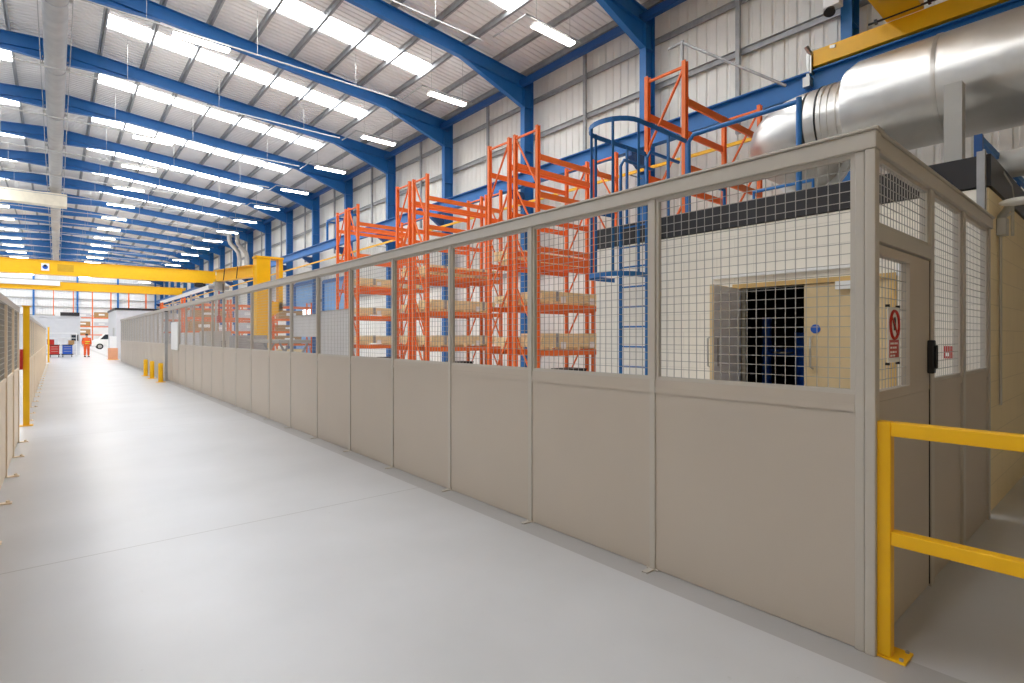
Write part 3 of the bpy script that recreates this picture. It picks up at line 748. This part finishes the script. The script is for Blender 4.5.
# grey screens and a trestle behind the partition
for x, y, w, h, l in ((5.1, 11.6, 1.9, 2.13, 'pale grey sheet screen behind the partition, nearer the racks'), (5.6, 15.0, 2.2, 2.13, 'pale grey sheet screen behind the partition, nearer the jib mast')):
    t = thing('sheet_screen', l, 'screen', (x, y, 0))
    MB().box(-.015, .015, .04, w - .04, 1.5 if y > 14 else .1, h).build('sheet', M['screen'], t)
    MB().box(-.03, .03, 0, .04, 0, h + .02).box(-.03, .03, w - .04, w, 0, h + .02).box(-.03, .03, .04, w - .04, h, h + .02).build('frame', M['pipe_grey'], t)
    MB().box(-.3, .3, -.03, .03, 0, .03).box(-.3, .3, w - .03, w + .03, 0, .03).build('foot', M['pipe_grey'], t)
t = thing('work_trestle', 'grey topped work bench with crossed legs behind the partition', 'bench', (4.3, 14.2, 0))
MB().box(0, .8, 0, 3.0, 1.34, 1.42).build('bench_top', M['pipe_grey'], t)
for y in (.1, 1.5, 2.9):
    MB().bar((.05, y, 0), (.75, y, 1.34), .05).bar((.75, y, 0), (.05, y, 1.34), .05).build('leg', M['galv'], t)
for i, (x, y, sx, sy, sz, mm, l) in enumerate(((4.6, 19.4, .9, 1.2, 1.55, 'galv', 'grey cabinet on the floor behind the partition by the jib mast'), (5.2, 27.5, 1.0, 1.6, 1.75, 'pipe_grey', 'tall grey cabinet behind the partition under the crane rail'), (4.9, 31.2, 1.0, 1.4, 1.7, 'offwhite', 'pale cabinet behind the partition under the crane rail'))):
    t = thing('steel_cabinet', l, 'cabinet', (x, y, 0))
    MB().box(0, sx, 0, sy, .08, sz).build('cabinet_body', M[mm], t, bevel=.01)
    for s in (0, 1):
        d = MB().box(-.02, 0, s * sy / 2 + .01, (s + 1) * sy / 2 - .01, .12, sz - .04).build('door', M[mm], t)
        MB().box(-.045, -.02, sy / 2 - .05 + s * .08, sy / 2 - .03 + s * .08, .8, 1.0).build('handle', M['steel'], d)
    MB().box(.05, sx - .05, .05, sy - .05, 0, .08).build('plinth', M['blackp'], t)

# ------------------------------------------------------------------ aisle: posts, bollards, board
for i, (x, y) in enumerate(((2.64, 21.1), (2.63, 23.1), (2.62, 24.8))):
    t = thing('bollard', 'short yellow bollard beside the partition, %s of three' % ('nearest', 'middle', 'farthest')[i], 'bollard', (x, y, 0), 0, 'yellow bollards by the partition')
    MB().tube([(0, 0, .012), (0, 0, .6), (0, 0, .63)], [.07, .07, .05], 18).build('tube', M['yellow'], t)
    MB().box(-.13, .13, -.13, .13, 0, .012).build('base_plate', M['yellow'], t)
t = thing('sign_post', 'slim grey post standing against the partition beside the bollards', 'post', (2.86, 21.6, 0))
MB().box(-.04, .04, -.04, .04, .01, 2.34).build('shaft', M['galv'], t); MB().box(-.1, .1, -.1, .1, 0, .01).build('base_plate', M['galv'], t)
MB().box(-.045, .045, -.045, .045, 2.34, 2.37).build('cap', M['blackp'], t)
t = thing('notice_board', 'blank white board fixed on the partition mesh near the grey post', 'board', (2.95, 19.9, 1.1))
MB().box(-.012, .01, 0, 1.2, 0, .86).build('board', M['white'], t); MB().box(-.016, .012, -.02, 0, -.02, .88).box(-.016, .012, 1.2, 1.22, -.02, .88).box(-.016, .012, 0, 1.2, .86, .88).box(-.016, .012, 0, 1.2, -.02, 0).build('frame', M['white'], t)

# low fence across the aisle
lf = thing('left_fence', 'low cream fence with mesh top on the other side of the aisle', 'fence', (-.425, 0, 0))
LB = 1.25
gm2 = wire_grid(LB - .05, 1.07, 1.86, .055, .004).mesh('wire_mesh')
lm2 = MB().box(-.012, .012, .02, LB - .02, .03, 1.03).box(-.018, .018, .02, LB - .02, 1.03, 1.07).mesh('lower_panel')
pm2 = MB().box(-.025, .025, -.022, .022, 0, 1.88).mesh('post'); fm2 = MB().box(.02, .12, -.03, .03, 0, .012).tube([(.09, 0, .012), (.09, 0, .03)], .014, 8).mesh('foot')
for i in range(30):
    y = 1.7 + LB * i
    if i == 8: continue
    p = put('post', pm2, M['cream_panel'], lf, (0, y, 0)); put('foot', fm2, M['cream_panel'], p, (0, 0, 0))
    if i < 29 and i not in (7, 8):
        put('lower_panel', lm2, M['cream_panel'], lf, (0, y, 0)); put('wire_mesh', gm2, M['wire'], lf, (0, y + .025, 0))
for a, b in ((1.7, 1.7 + LB * 7), (1.7 + LB * 9, 1.7 + LB * 29)): MB().box(-.03, .03, a, b, 1.86, 1.93).build('top_rail', M['fence_frame'], lf)
for y, l in ((12.33, 'yellow post with red button box standing by the cream fence'), (41.0, 'second yellow post, farther along the cream fence')):
    t = thing('yellow_post', l, 'post', (-.385 if y < 20 else -.33, y, 0))
    MB().box(-.042, .042, -.042, .042, .012, 2.02).build('shaft', M['yellow'], t, bevel=.006); MB().box(-.09, .09, -.09, .09, 0, .012).build('base_plate', M['yellow'], t)
    MB().box(-.055, .055, -.055, .055, 2.02, 2.04).build('cap', M['yellow'], t)
    if y < 20:
        MB().box(-.15, -.0425, -.1, .03, .96, 1.3).build('button_box', M['red'], t)

# far end: cabins, van, trolleys, person
def cabin(name, label, x0, x1, y0, y1, h, win=None):
    t = thing(name, label, 'building', (x0, y0, 0))
    MB().box(0, x1 - x0, 0, y1 - y0, 0, h).build('wall', M['offwhite'], t)
    MB().box(-.06, x1 - x0 + .06, -.06, y1 - y0 + .06, h, h + .14).build('roof_edge', M['black'] if win is None else M['offwhite'], t)
    if win:
        f = MB().box(win[0], win[1], -.05, 0, win[2], win[3]).build('window', M['pipe_grey'], t)
        MB().box(win[0] + .05, win[1] - .05, -.06, -.05, win[2] + .05, win[3] - .05).build('pane', M['glass'], f)
        MB().box(win[4], win[5], -.12, .6, h + .14, h + .42).build('roof_sign', M['black'], t)
    return t
c = cabin('white_cabin', 'white flat-roofed cabin past the end of the partition', 3.1, 5.85, 45.3, 52.2, 3.3)
MB().box(-.03, 0, 1.2, 2.2, 0, 2.1).build('door', M['pipe_grey'], c)
cabin('end_office', 'pale grey block office across the end of the aisle', -5.5, 1.5, 56, 62, 3.0, (5.5 + .9, 5.5 + 1.42, 1.1, 1.65, 5.5 + .26, 5.5 + 1.45))
t = thing('white_van', 'small white van parked beyond the end of the aisle', 'van', (3.0, 78, 0))
def side(pts, y0, y1): return MB().prism([(x, y0, z) for x, z in pts], (0, y1 - y0, 0))
side(((0, .35), (4.2, .35), (4.25, .9), (4.1, 1.75), (1.3, 1.82), (.75, 1.15), (.05, .95)), 0, 1.7).build('body', M['white'], t, bevel=.06)
side(((1.35, 1.7), (.88, 1.15), (1.9, 1.15), (1.9, 1.7)), -.012, 0).build('window', M['glass'], t)
for x in (.85, 3.3):
    for y in (.0, 1.52):
        w = MB().tube([(x, y - .03, .33), (x, y + .2, .33)], .33, 24).build('wheel', M['tyre'], t); MB().tube([(x, y - .05, .33), (x, y - .031, .33)], .19, 18).build('hub', M['steel'], w)
MB().box(-.06, .1, .1, 1.6, .35, .55).build('bumper', M['blackp'], t)
def trolley(name, label, x, y, m, w):
    t = thing(name, label, 'trolley', (x, y, 0))
    MB().box(0, w, 0, .7, .16, .22).box(0, w, 0, .7, .85, .9).build('tray', M['blackp'], t)
    b = MB().box(.05, w - .05, .03, .67, .22, .85).build('drawer_body', M[m], t, bevel=.01)
    mb = MB()
    for z in (.4, .58, .74): mb.box(.12, w - .12, .01, .03, z, z + .03)
    mb.build('handle', M['steel'], b)
    for xx in (.08, w - .08):
        for yy in (.08, .62): MB().tube([(xx - .02, yy, .08), (xx + .02, yy, .08)], .08, 14).build('wheel', M['tyre'], t)
    return t
trolley('tool_trolley', 'red drawer trolley at the far end of the aisle', -.39, 50.5, 'red', .62)
trolley('tool_trolley', 'blue drawer trolley at the far end of the aisle', .3, 50.5, 'machine_blue', .66)
t = thing('parts_shelf', 'white topped parts shelf standing behind the two trolleys', 'shelf', (-.6, 51.8, 0))
for x in (0, 1.75): MB().box(x, x + .05, 0, .5, 0, 1.75).build('side_panel', M['white'], t)
for z in (.3, .85, 1.35, 1.72): MB().box(.05, 1.75, 0, .5, z, z + .04).build('shelf', M['white'], t)
for i, (x, z, w, h, mm, l) in enumerate(((.1, .89, .4, .35, 'red', 'red parts bin on the middle of the white topped shelf'), (.7, .89, .5, .4, 'white', 'white parts bin on the white topped shelf'), (1.3, .89, .35, .28, 'card', 'brown parts bin on the white topped shelf'))):
    b = thing('parts_bin', l, 'bin', (-.6 + x, 51.85, z), 0, 'bins on the white topped shelf')
    MB().box(0, w, 0, .4, 0, h).build('bin_body', M[mm], b); MB().box(-.01, w + .01, -.02, .41, h, h + .03).build('rim', M[mm], b)
t = thing('barrier_stack', 'upright stack of orange and white boards by the partition end', 'stack', (2.55, 43, 0))
MB().box(0, .5, 0, .4, .02, .75).build('board_bundle', mat('faded orange board', (236, 170, 130), .6), t, bevel=.02)
MB().box(.08, .44, .02, .36, .75, 1.5).build('board_bundle', M['white'], t, bevel=.02)
MB().box(-.04, .54, -.04, .44, 0, .02).build('base', M['yellow'], t)

# person in orange work wear, walking away down the aisle
def skin_chain(name, m, joints, bones, parent, sub=2):
    me = bpy.data.meshes.new(name); me.from_pydata([j[0] for j in joints], bones, [])
    o = bpy.data.objects.new(name, me); COL.objects.link(o); o.parent = parent
    sk_ = o.modifiers.new('skin', 'SKIN')
    for i, j in enumerate(joints):
        r = j[1] if isinstance(j[1], tuple) else (j[1], j[1]); me.skin_vertices[0].data[i].radius = r
    me.skin_vertices[0].data[0].use_root = True
    s_ = o.modifiers.new('sub', 'SUBSURF'); s_.levels = sub; s_.render_levels = sub
    me.materials.append(m)
    for p in me.polygons: p.use_smooth = True
    return o
ps = thing('person', 'person in orange hi-vis work clothes standing in the aisle end', 'person', (1.7, 49.8, 0), R(10))
K = .95
def J(x, y, z, r): return ((x * K, y * K, z * K), r if not isinstance(r, tuple) else r)
jo = [J(0, 0, .98, (.15, .11)), J(0, 0, 1.2, (.145, .1)), J(0, 0, 1.4, (.17, .1)), J(0, 0, 1.5, .055), J(0, -.01, 1.56, .055), J(0, -.02, 1.63, (.075, .09)), J(0, -.015, 1.72, (.07, .085)),
      J(.2, 0, 1.41, .06), J(.25, .02, 1.14, .045), J(.25, -.08, .92, .035), J(.25, -.12, .84, .035),
      J(-.2, 0, 1.41, .06), J(-.25, .02, 1.14, .045), J(-.25, -.08, .92, .035), J(-.25, -.12, .84, .035),
      J(.09, 0, .9, .085), J(.1, -.03, .5, .058), J(.11, .02, .09, .042), J(.12, -.12, .04, .038),
      J(-.09, 0, .9, .085), J(-.1, .01, .5, .058), J(-.11, .05, .09, .042), J(-.12, -.09, .04, .038)]
bo = [(0, 1), (1, 2), (2, 3), (3, 4), (4, 5), (5, 6), (2, 7), (7, 8), (8, 9), (9, 10), (2, 11), (11, 12), (12, 13), (13, 14), (0, 15), (15, 16), (16, 17), (17, 18), (0, 19), (19, 20), (20, 21), (21, 22)]
skin_chain('body', M['skin'], jo, bo, ps)
cl = [J(0, 0, .98, (.175, .135)), J(0, 0, 1.2, (.17, .125)), J(0, 0, 1.4, (.195, .125)), J(0, 0, 1.47, .075), J(.21, 0, 1.41, .078), J(.25, .02, 1.14, .062), J(.25, -.07, .94, .052), J(-.21, 0, 1.41, .078), J(-.25, .02, 1.14, .062), J(-.25, -.07, .94, .052),
      J(.095, 0, .9, .108), J(.1, -.03, .5, .08), J(.11, .02, .1, .066), J(-.095, 0, .9, .108), J(-.1, .01, .5, .08), J(-.11, .05, .1, .066)]
skin_chain('coverall', M['hivis'], cl, [(0, 1), (1, 2), (2, 3), (2, 4), (4, 5), (5, 6), (2, 7), (7, 8), (8, 9), (0, 10), (10, 11), (11, 12), (0, 13), (13, 14), (14, 15)], ps)
mb = MB()
for z in (1.03, 1.17): mb.flatbar_path([(.185 * K * math.cos(2 * math.pi * i / 20), .14 * K * math.sin(2 * math.pi * i / 20), z * K) for i in range(20)], (0, 0, 1), .05, .012, closed=True)
mb.build('reflective_tape', M['lime'], ps)
ell(MB(), (0, -.005 * K, 1.7 * K), (.088, .105, .085)).build('hair', M['hair'], ps)
mb = MB()
for s in (-1, 1): ell(mb, (s * .03, -.1, 1.645 * K), (.01, .006, .008), 8, 5)
mb.build('eye', M['blackp'], ps)
mb = MB().prism([(-.012, -.098, 1.6 * K), (.012, -.098, 1.6 * K), (0, -.098, 1.64 * K)], (0, -.02, 0)); mb.build('nose', M['skin'], ps)
mb = MB()
for s in (-1, 1): mb.box(s * .115 * K - .045, s * .115 * K + .045, -.17, .1, 0, .07)
mb.build('boot', M['blackp'], ps, bevel=.02)

# ------------------------------------------------------------------ light, world, camera
w = bpy.data.worlds.new('World'); SC.world = w; w.use_nodes = True
bg = w.node_tree.nodes['Background']; bg.inputs['Color'].default_value = (.75, .85, 1, 1); bg.inputs['Strength'].default_value = 1.0

cam = bpy.data.cameras.new('camera'); co = bpy.data.objects.new('camera', cam); COL.objects.link(co)
co.location = (0, 0, CAMZ); co.rotation_euler = (R(90), 0, -YAW)
cam.sensor_width = 36; cam.lens = 36 * FPX / 1024; cam.shift_y = -5.5 / 1024; cam.clip_end = 400; cam.clip_start = .05
SC.camera = co
vs = SC.view_settings
vs.view_transform = 'Standard'; vs.look = 'None'; vs.gamma = 1; vs.use_curve_mapping = False; vs.exposure = 1.0
SC.cycles.max_bounces = 10; SC.cycles.diffuse_bounces = 6
SC.cycles.sample_clamp_indirect = 8
